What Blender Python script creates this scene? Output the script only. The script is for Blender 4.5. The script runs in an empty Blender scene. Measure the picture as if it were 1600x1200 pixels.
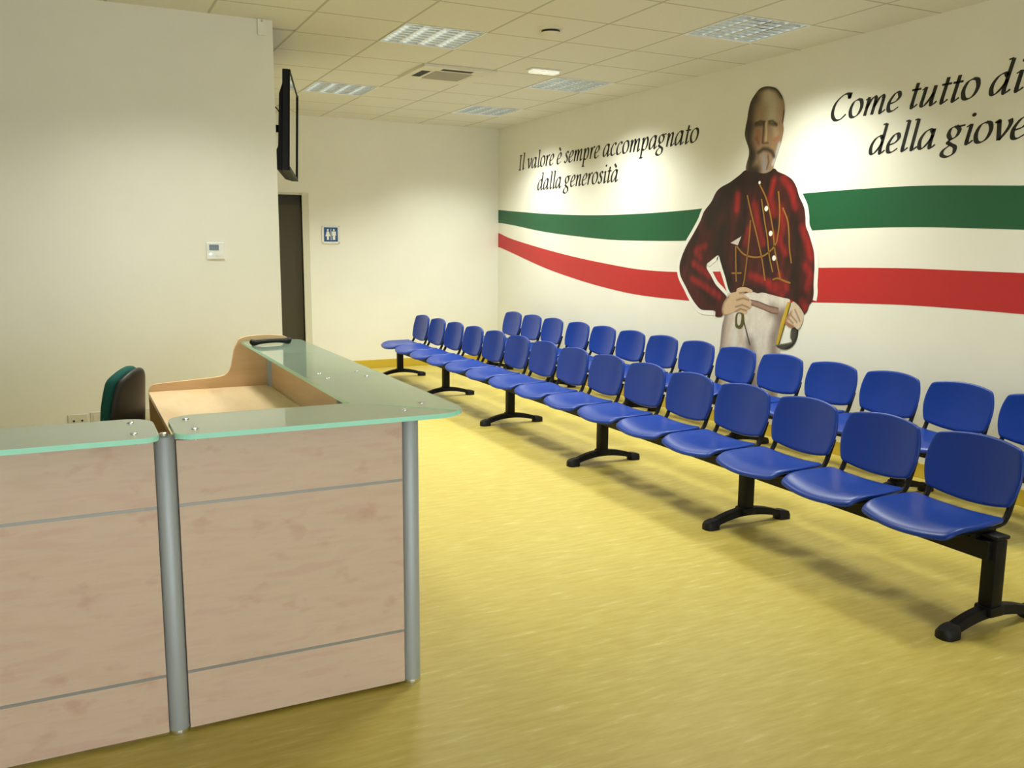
# Waiting room with reception desk, two rows of blue beam seating and a wall mural
import bpy, bmesh, math, random
from mathutils import Matrix, Vector, noise
from mathutils.geometry import delaunay_2d_cdt
S = bpy.context.scene
COL = S.collection

# ------------------------------------------------------------------ camera, world, exposure
cam_d = bpy.data.cameras.new('camera')
cam = bpy.data.objects.new('camera', cam_d); COL.objects.link(cam)
cam_d.sensor_width = 36.0
cam_d.lens = 36.0 * 1390.84 / 1600.0
cam_d.clip_start = 0.05
cam.matrix_world = Matrix(((0.89702, 0.061573, -0.437679, 0), (-0.441928, 0.141328, -0.885847, 0),
                           (0.007312, 0.988046, 0.153985, 1.5023), (0, 0, 0, 1)))
S.camera = cam
wd = bpy.data.worlds.new('world'); S.world = wd; wd.use_nodes = True
wd.node_tree.nodes['Background'].inputs[0].default_value = (0.90, 0.96, 1.0, 1)
wd.node_tree.nodes['Background'].inputs[1].default_value = 4.3
S.view_settings.view_transform = 'Standard'
S.view_settings.look = 'None'
S.view_settings.gamma = 1.0
S.view_settings.use_curve_mapping = False
S.view_settings.exposure = 0.18
LAMP_COLOR = (0.98, 1.0, 0.91)
LAMP_SPREAD = math.radians(122)

WX, BY, CZ = 4.97, 10.49, 2.951            # right wall, back wall, ceiling
GX, GY = 4.492, 4.66                       # a corner of the ceiling grid
LWX, LWY = 1.295, 6.22                     # end and face of the wall behind the desk
FX, RY = -3.2, -4.0                        # far left wall, wall behind the camera

# ------------------------------------------------------------------ materials
def lin(c):
    return tuple(((v / 255) / 12.92 if v / 255 <= 0.04045 else ((v / 255 + 0.055) / 1.055) ** 2.4) for v in c)

def mat(name, rgb, rough=0.5, metal=0.0, **kw):
    m = bpy.data.materials.new(name); m.use_nodes = True
    b = m.node_tree.nodes['Principled BSDF']
    b.inputs['Base Color'].default_value = (*rgb, 1)
    b.inputs['Roughness'].default_value = rough
    b.inputs['Metallic'].default_value = metal
    for k, v in kw.items():
        b.inputs[k.replace('_', ' ')].default_value = v
    return m

def nodes(m):
    return m.node_tree.nodes, m.node_tree.links, m.node_tree.nodes['Principled BSDF']

def noise_mat(name, c1, c2, scale, stretch, rough, detail=6, lo=0.35, hi=0.65, bump=0.0, bump_scale=None, rough2=None, c3=None):
    m = mat(name, c1, rough); n, l, b = nodes(m)
    tc = n.new('ShaderNodeTexCoord'); mp = n.new('ShaderNodeMapping'); mp.inputs['Scale'].default_value = stretch
    l.new(tc.outputs['Object'], mp.inputs['Vector'])
    nz = n.new('ShaderNodeTexNoise'); nz.inputs['Scale'].default_value = scale; nz.inputs['Detail'].default_value = detail
    nz.inputs['Roughness'].default_value = 0.62
    l.new(mp.outputs[0], nz.inputs['Vector'])
    cr = n.new('ShaderNodeValToRGB'); e = cr.color_ramp.elements
    e[0].position, e[0].color = lo, (*c1, 1); e[1].position, e[1].color = hi, (*c2, 1)
    if c3:
        x = e.new(min(0.98, hi + 0.12)); x.color = (*c3, 1)
    l.new(nz.outputs[0], cr.inputs[0]); l.new(cr.outputs[0], b.inputs['Base Color'])
    if bump:
        n2 = n.new('ShaderNodeTexNoise'); n2.inputs['Scale'].default_value = bump_scale or scale * 20; n2.inputs['Detail'].default_value = 3
        l.new(tc.outputs['Object'], n2.inputs['Vector'])
        bp = n.new('ShaderNodeBump'); bp.inputs['Strength'].default_value = bump; bp.inputs['Distance'].default_value = 0.002
        l.new(n2.outputs[0], bp.inputs['Height']); l.new(bp.outputs[0], b.inputs['Normal'])
    return m

M = {}
M['wall'] = noise_mat('wall_paint', (0.80, 0.79, 0.70), (0.83, 0.82, 0.73), 1.5, (1, 1, 1), 0.55, bump=0.15, bump_scale=60)
M['floor'] = noise_mat('yellow_linoleum', (0.455, 0.355, 0.062), (0.520, 0.425, 0.098), 8.0, (0.8, 4.5, 1), 0.42, detail=10, lo=0.36, hi=0.60, c3=(0.61, 0.53, 0.20))
M['base'] = mat('yellow_baseboard', (0.56, 0.40, 0.035), 0.4)
M['wood'] = noise_mat('maple_laminate', (0.655, 0.485, 0.365), (0.715, 0.55, 0.43), 4.5, (0.8, 0.8, 5.0), 0.42, detail=10, lo=0.28, hi=0.52, c3=(0.685, 0.485, 0.385))
def knots(m, rgb):                                 # small pinkish knots over the grain
    n, l, b = nodes(m); src = b.inputs['Base Color'].links[0].from_socket
    tc = n.new('ShaderNodeTexCoord'); mp = n.new('ShaderNodeMapping'); mp.inputs['Scale'].default_value = (1.0, 1.0, 1.7)
    l.new(tc.outputs['Object'], mp.inputs['Vector'])
    nz = n.new('ShaderNodeTexNoise'); nz.inputs['Scale'].default_value = 9.0; nz.inputs['Detail'].default_value = 5; l.new(mp.outputs[0], nz.inputs['Vector'])
    cr = n.new('ShaderNodeValToRGB'); e = cr.color_ramp.elements
    e[0].position, e[0].color = 0.60, (0, 0, 0, 1); e[1].position, e[1].color = 0.74, (0.75, 0.75, 0.75, 1); l.new(nz.outputs[0], cr.inputs[0])
    mx = n.new('ShaderNodeMixRGB'); mx.inputs[2].default_value = (*rgb, 1); l.new(cr.outputs[0], mx.inputs[0]); l.new(src, mx.inputs[1]); l.new(mx.outputs[0], b.inputs['Base Color'])
knots(M['wood'], (0.60, 0.37, 0.28))
M['wood_top'] = noise_mat('maple_worktop', (0.70, 0.49, 0.27), (0.78, 0.58, 0.35), 2.0, (5.0, 1.0, 1.0), 0.38, detail=7, lo=0.35, hi=0.6)
M['wood_in'] = noise_mat('maple_inner', (0.66, 0.43, 0.22), (0.73, 0.50, 0.28), 2.0, (1.0, 1.0, 6.0), 0.40, detail=7, lo=0.35, hi=0.6)
M['alu'] = mat('satin_aluminium', (0.42, 0.46, 0.49), 0.48, 0.30)
M['strip'] = mat('grey_inlay', (0.36, 0.36, 0.35), 0.4, 0.5)
M['chrome'] = mat('chrome', (0.75, 0.75, 0.74), 0.15, 1.0)
M['blue'] = noise_mat('blue_plastic', (0.001, 0.031, 0.245), (0.0015, 0.034, 0.265), 300, (1, 1, 1), 0.34, detail=2, bump=0.05, bump_scale=500)
M['blue'].node_tree.nodes['Principled BSDF'].inputs['Specular IOR Level'].default_value = 0.38
M['black'] = mat('black_steel', (0.0035, 0.0035, 0.004), 0.5, Specular_IOR_Level=0.22)
M['rubber'] = mat('black_rubber', (0.004, 0.004, 0.0045), 0.5, Specular_IOR_Level=0.3)
M['white'] = mat('white_plastic', (0.78, 0.78, 0.74), 0.35)
M['ivory'] = mat('ivory_plastic', (0.66, 0.63, 0.52), 0.4)
M['ac'] = mat('cassette_white', (0.74, 0.72, 0.62), 0.5)
M['dark'] = mat('dark_slot', (0.02, 0.02, 0.015), 0.7)
M['grille'] = mat('grille_grey', (0.50, 0.47, 0.38), 0.6)
M['louver'] = mat('bright_louvre', (0.80, 0.83, 0.84), 0.22, 0.9)
M['tray'] = mat('white_tray', (0.85, 0.87, 0.86), 0.5)
M['door'] = mat('corridor_dark_brown', (0.050, 0.040, 0.020), 0.55)
M['door2'] = mat('corridor_darker_brown', (0.030, 0.024, 0.014), 0.55)
M['frame'] = mat('door_frame_paint', (0.62, 0.60, 0.48), 0.5)
M['screen'] = mat('glossy_screen', (0.02, 0.02, 0.02), 0.04, 0.0, Coat_Weight=1.0, Coat_Roughness=0.02)
M['green_cloth'] = noise_mat('green_fabric', (0.004, 0.085, 0.072), (0.006, 0.11, 0.09), 200, (1, 1, 1), 0.9)
M['shell'] = mat('black_shell', (0.018, 0.014, 0.010), 0.5)
M['sign_blue'] = mat('sign_blue', (0.020, 0.095, 0.26), 0.3)
M['lcd'] = mat('grey_lcd', (0.08, 0.12, 0.13), 0.2)
M['v_green'] = mat('green_vinyl', (0.006, 0.095, 0.035), 0.45)
M['v_red'] = mat('red_vinyl', (0.48, 0.018, 0.020), 0.45)
M['v_black'] = mat('black_vinyl', (0.008, 0.008, 0.007), 0.45)
M['v_white'] = mat('white_vinyl', (0.84, 0.84, 0.78), 0.5)

def emit_mat(name, rgb, s):
    m = mat(name, rgb, 0.5); b = m.node_tree.nodes['Principled BSDF']
    b.inputs['Emission Color'].default_value = (*rgb, 1); b.inputs['Emission Strength'].default_value = s
    return m
M['tube'] = emit_mat('fluorescent_tube', (0.93, 1.0, 0.98), 0.7)
M['led'] = emit_mat('green_led', (0.4, 1.0, 0.7), 1.6)
M['lamp_white'] = emit_mat('emergency_diffuser', (0.95, 0.97, 0.88), 0.35)

def glass_mat():                                   # satin green glass, polished surface over a frosted body
    m = mat('frosted_green_glass', (0.66, 0.90, 0.76), 0.30); n, l, b = nodes(m)
    b.inputs['Transmission Weight'].default_value = 0.68
    b.inputs['IOR'].default_value = 1.5
    b.inputs['Coat Weight'].default_value = 1.0; b.inputs['Coat Roughness'].default_value = 0.03
    return m
M['glass'] = glass_mat()
M['glass_edge'] = mat('aqua_glass_edge', (0.42, 0.92, 0.76), 0.15)

def print_mat():                                   # the printed vinyl of the mural figure
    m = mat('printed_vinyl', (0.5, 0.5, 0.5), 0.5); n, l, b = nodes(m)
    a = n.new('ShaderNodeAttribute'); a.attribute_name = 'ink'
    l.new(a.outputs['Color'], b.inputs['Base Color'])
    return m
M['print'] = print_mat()

def ceiling_mat():
    m = mat('ceiling_tiles', (0.80, 0.79, 0.715), 0.85); n, l, b = nodes(m)
    tc = n.new('ShaderNodeTexCoord'); sp = n.new('ShaderNodeSeparateXYZ'); l.new(tc.outputs['Object'], sp.inputs[0])
    ds = []
    for ax, g in (('X', GX), ('Y', GY)):
        s = n.new('ShaderNodeMath'); s.operation = 'SUBTRACT'; s.inputs[1].default_value = g; l.new(sp.outputs[ax], s.inputs[0])
        p = n.new('ShaderNodeMath'); p.operation = 'PINGPONG'; p.inputs[1].default_value = 0.3; l.new(s.outputs[0], p.inputs[0])
        ds.append(p)
    mn = n.new('ShaderNodeMath'); mn.operation = 'MINIMUM'; l.new(ds[0].outputs[0], mn.inputs[0]); l.new(ds[1].outputs[0], mn.inputs[1])
    rp = n.new('ShaderNodeValToRGB'); e = rp.color_ramp.elements
    e[0].position, e[0].color = 0.006, (0.52, 0.50, 0.41, 1); e[1].position, e[1].color = 0.011, (0.80, 0.79, 0.715, 1)  # shadow lines along the tile grid, painted as darker beige
    l.new(mn.outputs[0], rp.inputs[0])
    nz = n.new('ShaderNodeTexNoise'); nz.inputs['Scale'].default_value = 90; l.new(tc.outputs['Object'], nz.inputs['Vector'])
    mx = n.new('ShaderNodeMixRGB'); mx.blend_type = 'MULTIPLY'; mx.inputs[0].default_value = 0.10
    l.new(rp.outputs[0], mx.inputs[1]); l.new(nz.outputs[0], mx.inputs[2]); l.new(mx.outputs[0], b.inputs['Base Color'])
    return m
M['ceiling'] = ceiling_mat()

# ------------------------------------------------------------------ builders
def link(name, me, parent=None, loc=(0, 0, 0), rot=(0, 0, 0)):
    o = bpy.data.objects.new(name, me); COL.objects.link(o)
    o.location = loc; o.rotation_euler = rot
    if parent: o.parent = parent
    return o

def thing(name, label, cat, loc=(0, 0, 0), rz=0.0, group=None, kind=None, rot=None):
    o = link(name, None, None, loc, rot or (0, 0, rz))
    return tag(o, label, cat, group, kind)

def tag(o, label, cat, group=None, kind=None):
    o['label'] = label; o['category'] = cat
    if group: o['group'] = group
    if kind: o['kind'] = kind
    return o

def structure(o, label=None, cat=None):
    o['kind'] = 'structure'
    if label: o['label'] = label; o['category'] = cat
    return o

class MB:
    """collects shapes, builds ONE mesh object"""
    def __init__(self): self.b = bmesh.new(); self.mi = 0
    def face(self, vs):
        try:
            f = self.b.faces.new(vs); f.material_index = self.mi; return f
        except ValueError: return None
    def box(self, x0, x1, y0, y1, z0, z1, bev=0.0):
        v = [self.b.verts.new((x, y, z)) for x in (x0, x1) for y in (y0, y1) for z in (z0, z1)]
        fs = [self.face([v[i] for i in q]) for q in ((0, 1, 3, 2), (4, 6, 7, 5), (0, 4, 5, 1), (2, 3, 7, 6), (0, 2, 6, 4), (1, 5, 7, 3))]
        if bev > 0:
            es = list({e for f in fs for e in f.edges})
            r = bmesh.ops.bevel(self.b, geom=es, offset=bev, segments=2, affect='EDGES', profile=0.5)
            for f in r['faces']: f.material_index = self.mi
        return self
    def ring(self, pts): return [self.b.verts.new(p) for p in pts]
    def bridge(self, r0, r1):
        n = len(r0)
        for i in range(n): self.face([r0[i], r0[(i + 1) % n], r1[(i + 1) % n], r1[i]])
    def lathe(self, prof, c=(0, 0, 0), n=24, axis='z', cap=True):
        rings = []
        for r, h in prof:
            p = []
            for k in range(n):
                a = 2 * math.pi * k / n; x, y = r * math.cos(a), r * math.sin(a)
                q = (x, y, h) if axis == 'z' else ((x, h, y) if axis == 'y' else (h, x, y))
                p.append((c[0] + q[0], c[1] + q[1], c[2] + q[2]))
            rings.append(self.ring(p))
        for a, b in zip(rings, rings[1:]): self.bridge(a, b)
        if cap: self.face(rings[0][::-1]); self.face(rings[-1])
        return self
    def tube(self, pts, r, n=10, closed=False, flat=1.0):
        P = [Vector(p) for p in pts]; rings = []; up = None
        for i, p in enumerate(P):
            d = (P[min(i + 1, len(P) - 1)] - P[max(i - 1, 0)]).normalized()
            if up is None: up = Vector((0, 0, 1)) if abs(d.z) < 0.9 else Vector((0, 1, 0))
            s = d.cross(up).normalized(); t = s.cross(d).normalized(); up = t
            rr = r[i] if isinstance(r, (list, tuple)) else r
            rings.append(self.ring([p + s * rr * math.cos(2 * math.pi * k / n) + t * rr * flat * math.sin(2 * math.pi * k / n) for k in range(n)]))
        for a, b in zip(rings, rings[1:]): self.bridge(a, b)
        self.face(rings[0][::-1]); self.face(rings[-1])
        return self
    def prism(self, poly, a, b, axis='z', side_mi=None):
        def q(p, h): return {'z': (p[0], p[1], h), 'y': (p[0], h, p[1]), 'x': (h, p[0], p[1])}[axis]
        r0 = self.ring([q(p, a) for p in poly]); r1 = self.ring([q(p, b) for p in poly])
        self.face(r0[::-1]); self.face(r1)
        m = self.mi
        if side_mi is not None: self.mi = side_mi
        self.bridge(r0, r1); self.mi = m
        return self
    def build(self, name, mats, parent=None, loc=(0, 0, 0), rot=(0, 0, 0), smooth=None, subsurf=0):
        bmesh.ops.recalc_face_normals(self.b, faces=self.b.faces)
        me = bpy.data.meshes.new(name); self.b.to_mesh(me); self.b.free()
        for m in (mats if isinstance(mats, (list, tuple)) else [mats]): me.materials.append(m)
        if smooth is not None:
            me.polygons.foreach_set('use_smooth', [True] * len(me.polygons))
            if smooth < 3.1: me.set_sharp_from_angle(angle=smooth)
        o = link(name, me, parent, loc, rot)
        if subsurf:
            s = o.modifiers.new('subdivision', 'SUBSURF'); s.levels = s.render_levels = subsurf
        return o
SM = math.radians(35)

def arc(cx, cy, r, a0, a1, n=8):
    return [(cx + r * math.cos(math.radians(a0 + (a1 - a0) * i / n)), cy + r * math.sin(math.radians(a0 + (a1 - a0) * i / n))) for i in range(n + 1)]

def catmull(P, n=8, closed=False):
    P = [tuple(p) for p in P]; out = []; N = len(P)
    if N < 3 and not closed:
        return [tuple(P[0][k] + (P[1][k] - P[0][k]) * i / n for k in range(len(P[0]))) for i in range(n + 1)]
    for i in range(N if closed else N - 1):
        if closed: p0, p1, p2, p3 = P[i - 1], P[i], P[(i + 1) % N], P[(i + 2) % N]
        else: p0, p1, p2, p3 = P[max(i - 1, 0)], P[i], P[i + 1], P[min(i + 2, N - 1)]
        for k in range(n):
            t = k / n
            out.append(tuple(0.5 * (2 * b + (c - a) * t + (2 * a - 5 * b + 4 * c - d) * t * t + (3 * b - a - 3 * c + d) * t ** 3) for a, b, c, d in zip(p0, p1, p2, p3)))
    if not closed: out.append(P[-1])
    return out

# ------------------------------------------------------------------ the room
structure(MB().box(FX, WX, RY, BY + 0.6, -0.1, 0).build('floor', M['floor']), 'yellow marbled linoleum floor of the waiting room', 'floor')
structure(MB().box(WX, WX + 0.15, RY, BY + 0.15, -0.1, CZ + 0.15).build('wall_right', M['wall']), 'long cream wall with stripes behind the blue seats', 'wall')
DX0, DX1, DZ = 1.62, 2.452, 2.058
structure(MB().box(FX, DX0, BY, BY + 0.15, -0.1, CZ + 0.15).box(DX1, WX, BY, BY + 0.15, -0.1, CZ + 0.15).box(DX0, DX1, BY, BY + 0.15, DZ, CZ + 0.15)
          .build('wall_back', M['wall']), 'cream end wall with the dark doorway', 'wall')
structure(MB().box(FX, LWX, LWY, BY, -0.1, CZ + 0.15).build('wall_left', M['wall']), 'plain cream wall behind the reception desk', 'wall')
structure(MB().box(FX - 0.15, FX, RY, LWY, -0.1, CZ + 0.15).build('wall_far_left', M['wall']))
WN = (-2.6, 3.4, 0.25, 2.45)                     # glazed front of the room, behind the viewpoint
structure(MB().box(FX, WN[0], RY - 0.15, RY, -0.1, CZ + 0.15).box(WN[1], WX, RY - 0.15, RY, -0.1, CZ + 0.15).box(WN[0], WN[1], RY - 0.15, RY, -0.1, WN[2])
          .box(WN[0], WN[1], RY - 0.15, RY, WN[3], CZ + 0.15).build('wall_front', M['wall']))
wf = MB(); wf.box(WN[0], WN[1], RY - 0.09, RY - 0.03, WN[2], WN[2] + 0.05).box(WN[0], WN[1], RY - 0.09, RY - 0.03, WN[3] - 0.05, WN[3])
for k in range(6):
    xx = WN[0] + (WN[1] - WN[0] - 0.05) * k / 5; wf.box(xx, xx + 0.05, RY - 0.09, RY - 0.03, WN[2] + 0.05, WN[3] - 0.05)
structure(wf.build('window_1', M['alu']))
BB = 0.10
structure(MB().box(DX1 + 0.082, WX - 0.012, BY - 0.012, BY, 0, BB, 0.003).build('baseboard_back', M['base']), 'yellow skirting along the end wall', 'baseboard')
structure(MB().box(WX - 0.012, WX, RY, BY, 0, BB, 0.003).build('baseboard_right', M['base']), 'yellow skirting under the striped wall', 'baseboard')
structure(MB().box(FX, LWX, LWY - 0.012, LWY, 0, BB, 0.003).build('baseboard_left', M['base']), 'yellow skirting behind the desk', 'baseboard')

LIGHTS = [(0, 0), (3, 2), (0, 4), (3, 6), (0, 7), (0, -4), (3, -2), (6, 0)]   # grid cells (column, row) with a recessed light
def cell(i, j): return GX - 0.6 * (i + 1), GY + 0.6 * j               # lower corner of a cell
holes = {(round(cell(i, j)[0], 3), round(cell(i, j)[1], 3)) for i, j in LIGHTS + [(2, 4)]}
def cuts(a, b, g):
    k = math.ceil((a - g) / 0.6 - 1e-6); v = [a]
    while g + 0.6 * k < b - 1e-4:
        if g + 0.6 * k > a + 1e-4: v.append(g + 0.6 * k)
        k += 1
    return v + [b]
cb = MB()
xs, ys = cuts(FX, WX, GX), cuts(RY, BY, GY)
for x0, x1 in zip(xs, xs[1:]):
    for y0, y1 in zip(ys, ys[1:]):
        if (round(x0, 3), round(y0, 3)) in holes: continue
        if x0 < LWX < x1 and y0 < 6.44 < y1:                       # slipped tile beside the wall end: a dark gap is left
            cb.box(x0, x1, y0, 6.415, CZ, CZ + 0.02); cb.box(x0, x1, 6.45, y1, CZ, CZ + 0.02); continue
        cb.box(x0, x1, y0, y1, CZ, CZ + 0.02)
structure(cb.build('ceiling', M['ceiling']), 'cream suspended tile ceiling', 'ceiling')

structure(MB().box(FX - 0.15, WX + 0.15, RY - 0.15, BY + 0.6, CZ + 0.15, CZ + 0.2).build('light_block_slab', M['tray']))  # unseen slab, added to keep sky light out of the ceiling gaps
# doorway in the end wall; dark leaf and transom stand in for the dim corridor
d = structure(link('door_1', None, None, (0, BY, 0)), 'dark doorway in the end wall beside the restroom sign', 'door')
MB().box(DX1, DX1 + 0.08, -0.015, 0.12, 0, DZ + 0.02, 0.004).box(DX0 - 0.08, DX0, -0.015, 0.12, 0, DZ + 0.02, 0.004).box(DX0, DX1, -0.012, 0.12, DZ, DZ + 0.02, 0.003).build('door_frame', M['frame'], d)
MB().box(DX0, DX1, 0.05, 0.09, 0.005, 1.945).build('corridor_leaf', M['door'], d)
MB().box(DX0, DX1, 0.07, 0.10, 1.93, DZ).build('corridor_top_panel', M['door2'], d)
h = MB(); h.lathe([(0.022, 0), (0.022, -0.012)], (DX0 + 0.07, 0.05, 1.03), 16, 'y'); h.tube([(DX0 + 0.07, 0.045, 1.03), (DX0 + 0.07, -0.005, 1.03), (DX0 + 0.18, -0.005, 1.03)], 0.009)
h.build('door_handle', M['alu'], d, smooth=SM)

# ------------------------------------------------------------------ ceiling fixtures
def ceiling_light(i, j, label, power):
    x0, y0 = cell(i, j); t = thing('ceiling_light', label, 'ceiling light', (x0 + 0.3, y0 + 0.3, CZ), 0, 'recessed louvre lights')
    f = MB(); w = 0.298
    for sx in (-1, 1):
        f.box(min(sx * w, sx * (w - 0.014)), max(sx * w, sx * (w - 0.014)), -w, w, -0.004, 0.004)
        f.box(-w + 0.014, w - 0.014, min(sx * w, sx * (w - 0.014)), max(sx * w, sx * (w - 0.014)), -0.004, 0.004)
    f.build('frame', M['tray'], t)
    h = MB(); w = 0.286; h.box(-w, w, -w, w, 0.085, 0.095); h.box(-w - 0.01, -w, -w, w, 0.004, 0.09); h.box(w, w + 0.01, -w, w, 0.004, 0.09)
    h.box(-w, w, -w - 0.01, -w, 0.004, 0.09); h.box(-w, w, w, w + 0.01, 0.004, 0.09); h.build('housing', M['tray'], t)
    for k in range(4):
        x = -0.213 + 0.142 * k
        MB().lathe([(0.008, -0.275), (0.013, -0.272), (0.013, 0.272), (0.008, 0.275)], (x, 0, 0.062), 12, 'y').build('tube', M['tube'], t, smooth=SM)
    g = MB()
    for k in range(5):                                             # V shaped long blades
        x = -0.284 + 0.142 * k
        g.prism([(x - 0.010, 0.001), (x + 0.010, 0.001), (x + 0.003, 0.044), (x - 0.003, 0.044)], -0.284, 0.284, 'y')
    for k in range(9):                                             # thin cross blades
        y = -0.284 + 0.071 * k
        g.prism([(y - 0.010, 0.002), (y + 0.010, 0.002), (y + 0.002, 0.043), (y - 0.002, 0.043)], -0.284, 0.284, 'x')
    g.build('louvre', M['louver'], t)
    L = bpy.data.lights.new('lamp_light', 'AREA'); L.shape = 'SQUARE'; L.size = 0.54; L.energy = power; L.color = LAMP_COLOR; L.spread = LAMP_SPREAD
    link('lamp_light', L, t, (0, 0, -0.006))
    return t
POWER = 30.0
ceiling_light(0, 0, 'square louvre light in the ceiling above the mural figure, nearest the striped wall', POWER * 1.0)
ceiling_light(3, 2, 'square louvre light just in front of the ceiling cassette, brightest of the left column', POWER * 1.0)
ceiling_light(0, 4, 'square louvre light between the emergency lamp and the striped wall', POWER * 1.0)
ceiling_light(3, 6, 'square louvre light beyond the television, left of the ceiling cassette', POWER * 1.0)
ceiling_light(0, 7, 'farthest square louvre light, in the ceiling corner above the far seats', POWER * 1.0)
ceiling_light(0, -4, 'square louvre light near the right wall, behind the viewpoint', POWER * 0.5)
ceiling_light(3, -2, 'square louvre light overhead beside the desk corner', POWER * 0.7)
ceiling_light(6, 0, 'square louvre light over the reception desk worktop', POWER * 0.6)

x0, y0 = cell(2, 4)
t = thing('ceiling_cassette', 'square air conditioning cassette with dark slots in the ceiling', 'air conditioner', (x0 + 0.3, y0 + 0.3, CZ))
p = MB(); xs = [-0.325, -0.275, -0.195, -0.14, 0.14, 0.195, 0.275, 0.325]
def is_slot(u, v): return (0.195 < abs(u) < 0.275 and abs(v) < 0.14) or (0.195 < abs(v) < 0.275 and abs(u) < 0.14)
for a0, a1 in zip(xs, xs[1:]):
    for b0, b1 in zip(xs, xs[1:]):
        if not is_slot((a0 + a1) / 2, (b0 + b1) / 2): p.box(a0, a1, b0, b1, -0.024, -0.002)
p.build('panel', M['ac'], t)
MB().box(-0.28, 0.28, -0.28, 0.28, -0.0225, -0.004).build('slot_shade_plate', M['dark'], t)  # near-flush dark plate, its colour stands in for shade inside the slots
g = MB(); g.box(-0.165, 0.165, -0.165, 0.165, -0.029, -0.024)
for k in range(16): g.box(-0.16, 0.16, -0.158 + 0.02 * k, -0.150 + 0.02 * k, -0.033, -0.029)
g.build('intake_grille', M['grille'], t)
MB().box(0.197, 0.273, -0.138, 0.138, -0.026, -0.018).build('air_flap', M['ac'], t)
MB().box(-0.138, 0.138, 0.197, 0.273, -0.026, -0.018).build('air_flap', M['ac'], t)

t = thing('smoke_detector', 'small round ceiling detector with a dark gap, between two louvre lights', 'smoke detector', (3.02, 5.56, CZ))
MB().lathe([(0.085, 0), (0.085, -0.006), (0.078, -0.012), (0.03, -0.014)], n=32).build('base', M['ac'], t, smooth=SM)
MB().lathe([(0.062, -0.012), (0.062, -0.026)], n=32).build('sensor_gap', M['dark'], t, smooth=SM)
MB().lathe([(0.066, -0.026), (0.066, -0.030), (0.05, -0.040), (0.01, -0.044)], n=32).build('cap', M['ac'], t, smooth=SM)

t = thing('emergency_lamp', 'small white rectangular emergency lamp on the ceiling', 'emergency lamp', (3.65, 6.83, CZ))
MB().box(-0.14, 0.14, -0.065, 0.065, -0.012, 0, 0.003).build('frame', M['white'], t)
MB().box(-0.122, -0.003, -0.05, 0.05, -0.03, -0.012, 0.006).box(0.003, 0.122, -0.05, 0.05, -0.03, -0.012, 0.006).build('diffuser', M['lamp_white'], t)

# ------------------------------------------------------------------ wall fittings
t = thing('thermostat', 'white wall thermostat with a grey display and green light', 'thermostat', (0.872, LWY, 1.452))
MB().box(-0.058, 0.058, -0.012, 0, -0.055, 0.055, 0.004).build('wall_plate', M['white'], t)
MB().box(-0.038, 0.022, -0.015, -0.012, 0.004, 0.040, 0.001).build('display', M['lcd'], t)
MB().lathe([(0.008, -0.012), (0.008, -0.015)], (-0.032, 0, -0.022), 16, 'y').build('indicator_light', M['led'], t, smooth=SM)
MB().lathe([(0.011, -0.012), (0.011, -0.017)], (0.015, 0, -0.022), 16, 'y').build('button', M['white'], t, smooth=SM)

def socket(x, z, label, holes_):
    t = thing('wall_socket', label, 'socket', (x, LWY, z), 0, 'low wall sockets')
    MB().box(-0.058, 0.058, -0.010, 0, -0.042, 0.042, 0.004).build('wall_plate', M['ivory'], t)
    if holes_:
        for s in (-1, 1):
            MB().lathe([(0.017, -0.010), (0.017, -0.0125)], (s * 0.024, 0, 0), 20, 'y').build('outlet', M['ivory'], t, smooth=SM)
            MB().lathe([(0.007, -0.0125), (0.007, -0.0132)], (s * 0.024, 0, 0), 12, 'y').build('hole', M['dark'], t)
    else:
        MB().box(-0.04, 0.04, -0.0125, -0.010, -0.024, 0.024, 0.001).build('blank_insert', M['ivory'], t)
socket(-0.012, 0.377, 'ivory double socket with two dark holes low on the wall', True)
socket(0.118, 0.385, 'blank ivory wall plate half behind the office chair', False)
socket(0.375, 0.385, 'blank ivory wall plate just right of the office chair', False)

t = thing('sensor_box', 'small pale box at the top corner of the wall behind the desk', 'sensor', (1.222, LWY, 2.90))
MB().box(-0.028, 0.028, -0.025, 0, -0.05, 0.05, 0.004).build('case', M['wall'], t)
MB().lathe([(0.008, -0.025), (0.008, -0.028)], (0, 0, 0.036), 12, 'y').build('lens', M['grille'], t)

t = thing('restroom_sign', 'blue and white restroom sign on the end wall', 'sign', (2.783, BY, 1.612))
MB().box(-0.108, 0.108, -0.012, -0.006, -0.108, 0.108, 0.002).build('backing_plate', M['white'], t)
MB().box(-0.082, 0.082, -0.0145, -0.012, -0.082, 0.082).build('blue_panel', M['sign_blue'], t)
for sx in (-1, 1):
    for sz in (-1, 1):
        MB().lathe([(0.008, 0), (0.008, -0.016)], (sx * 0.096, 0, sz * 0.096), 12, 'y').build('standoff', M['chrome'], t)
def pictogram(cx, skirt):
    b = MB(); b.prism(arc(cx, 0.052, 0.011, 0, 360, 20)[:-1], -0.0155, -0.0145, 'y')
    if skirt: b.prism([(cx - 0.013, 0.036), (cx + 0.013, 0.036), (cx + 0.030, -0.022), (cx + 0.012, -0.022), (cx + 0.012, -0.062), (cx - 0.012, -0.062), (cx - 0.012, -0.022), (cx - 0.030, -0.022)], -0.0155, -0.0145, 'y')
    else: b.prism([(cx - 0.025, 0.036), (cx + 0.025, 0.036), (cx + 0.025, -0.012), (cx + 0.015, -0.012), (cx + 0.015, -0.062), (cx - 0.015, -0.062), (cx - 0.015, -0.012), (cx - 0.025, -0.012)], -0.0155, -0.0145, 'y')
    b.build('pictogram', M['v_white'], t)
pictogram(-0.036, True); pictogram(0.036, False)
MB().box(-0.003, 0.003, -0.0155, -0.0145, -0.066, 0.066).build('divider_line', M['v_white'], t)

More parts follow.
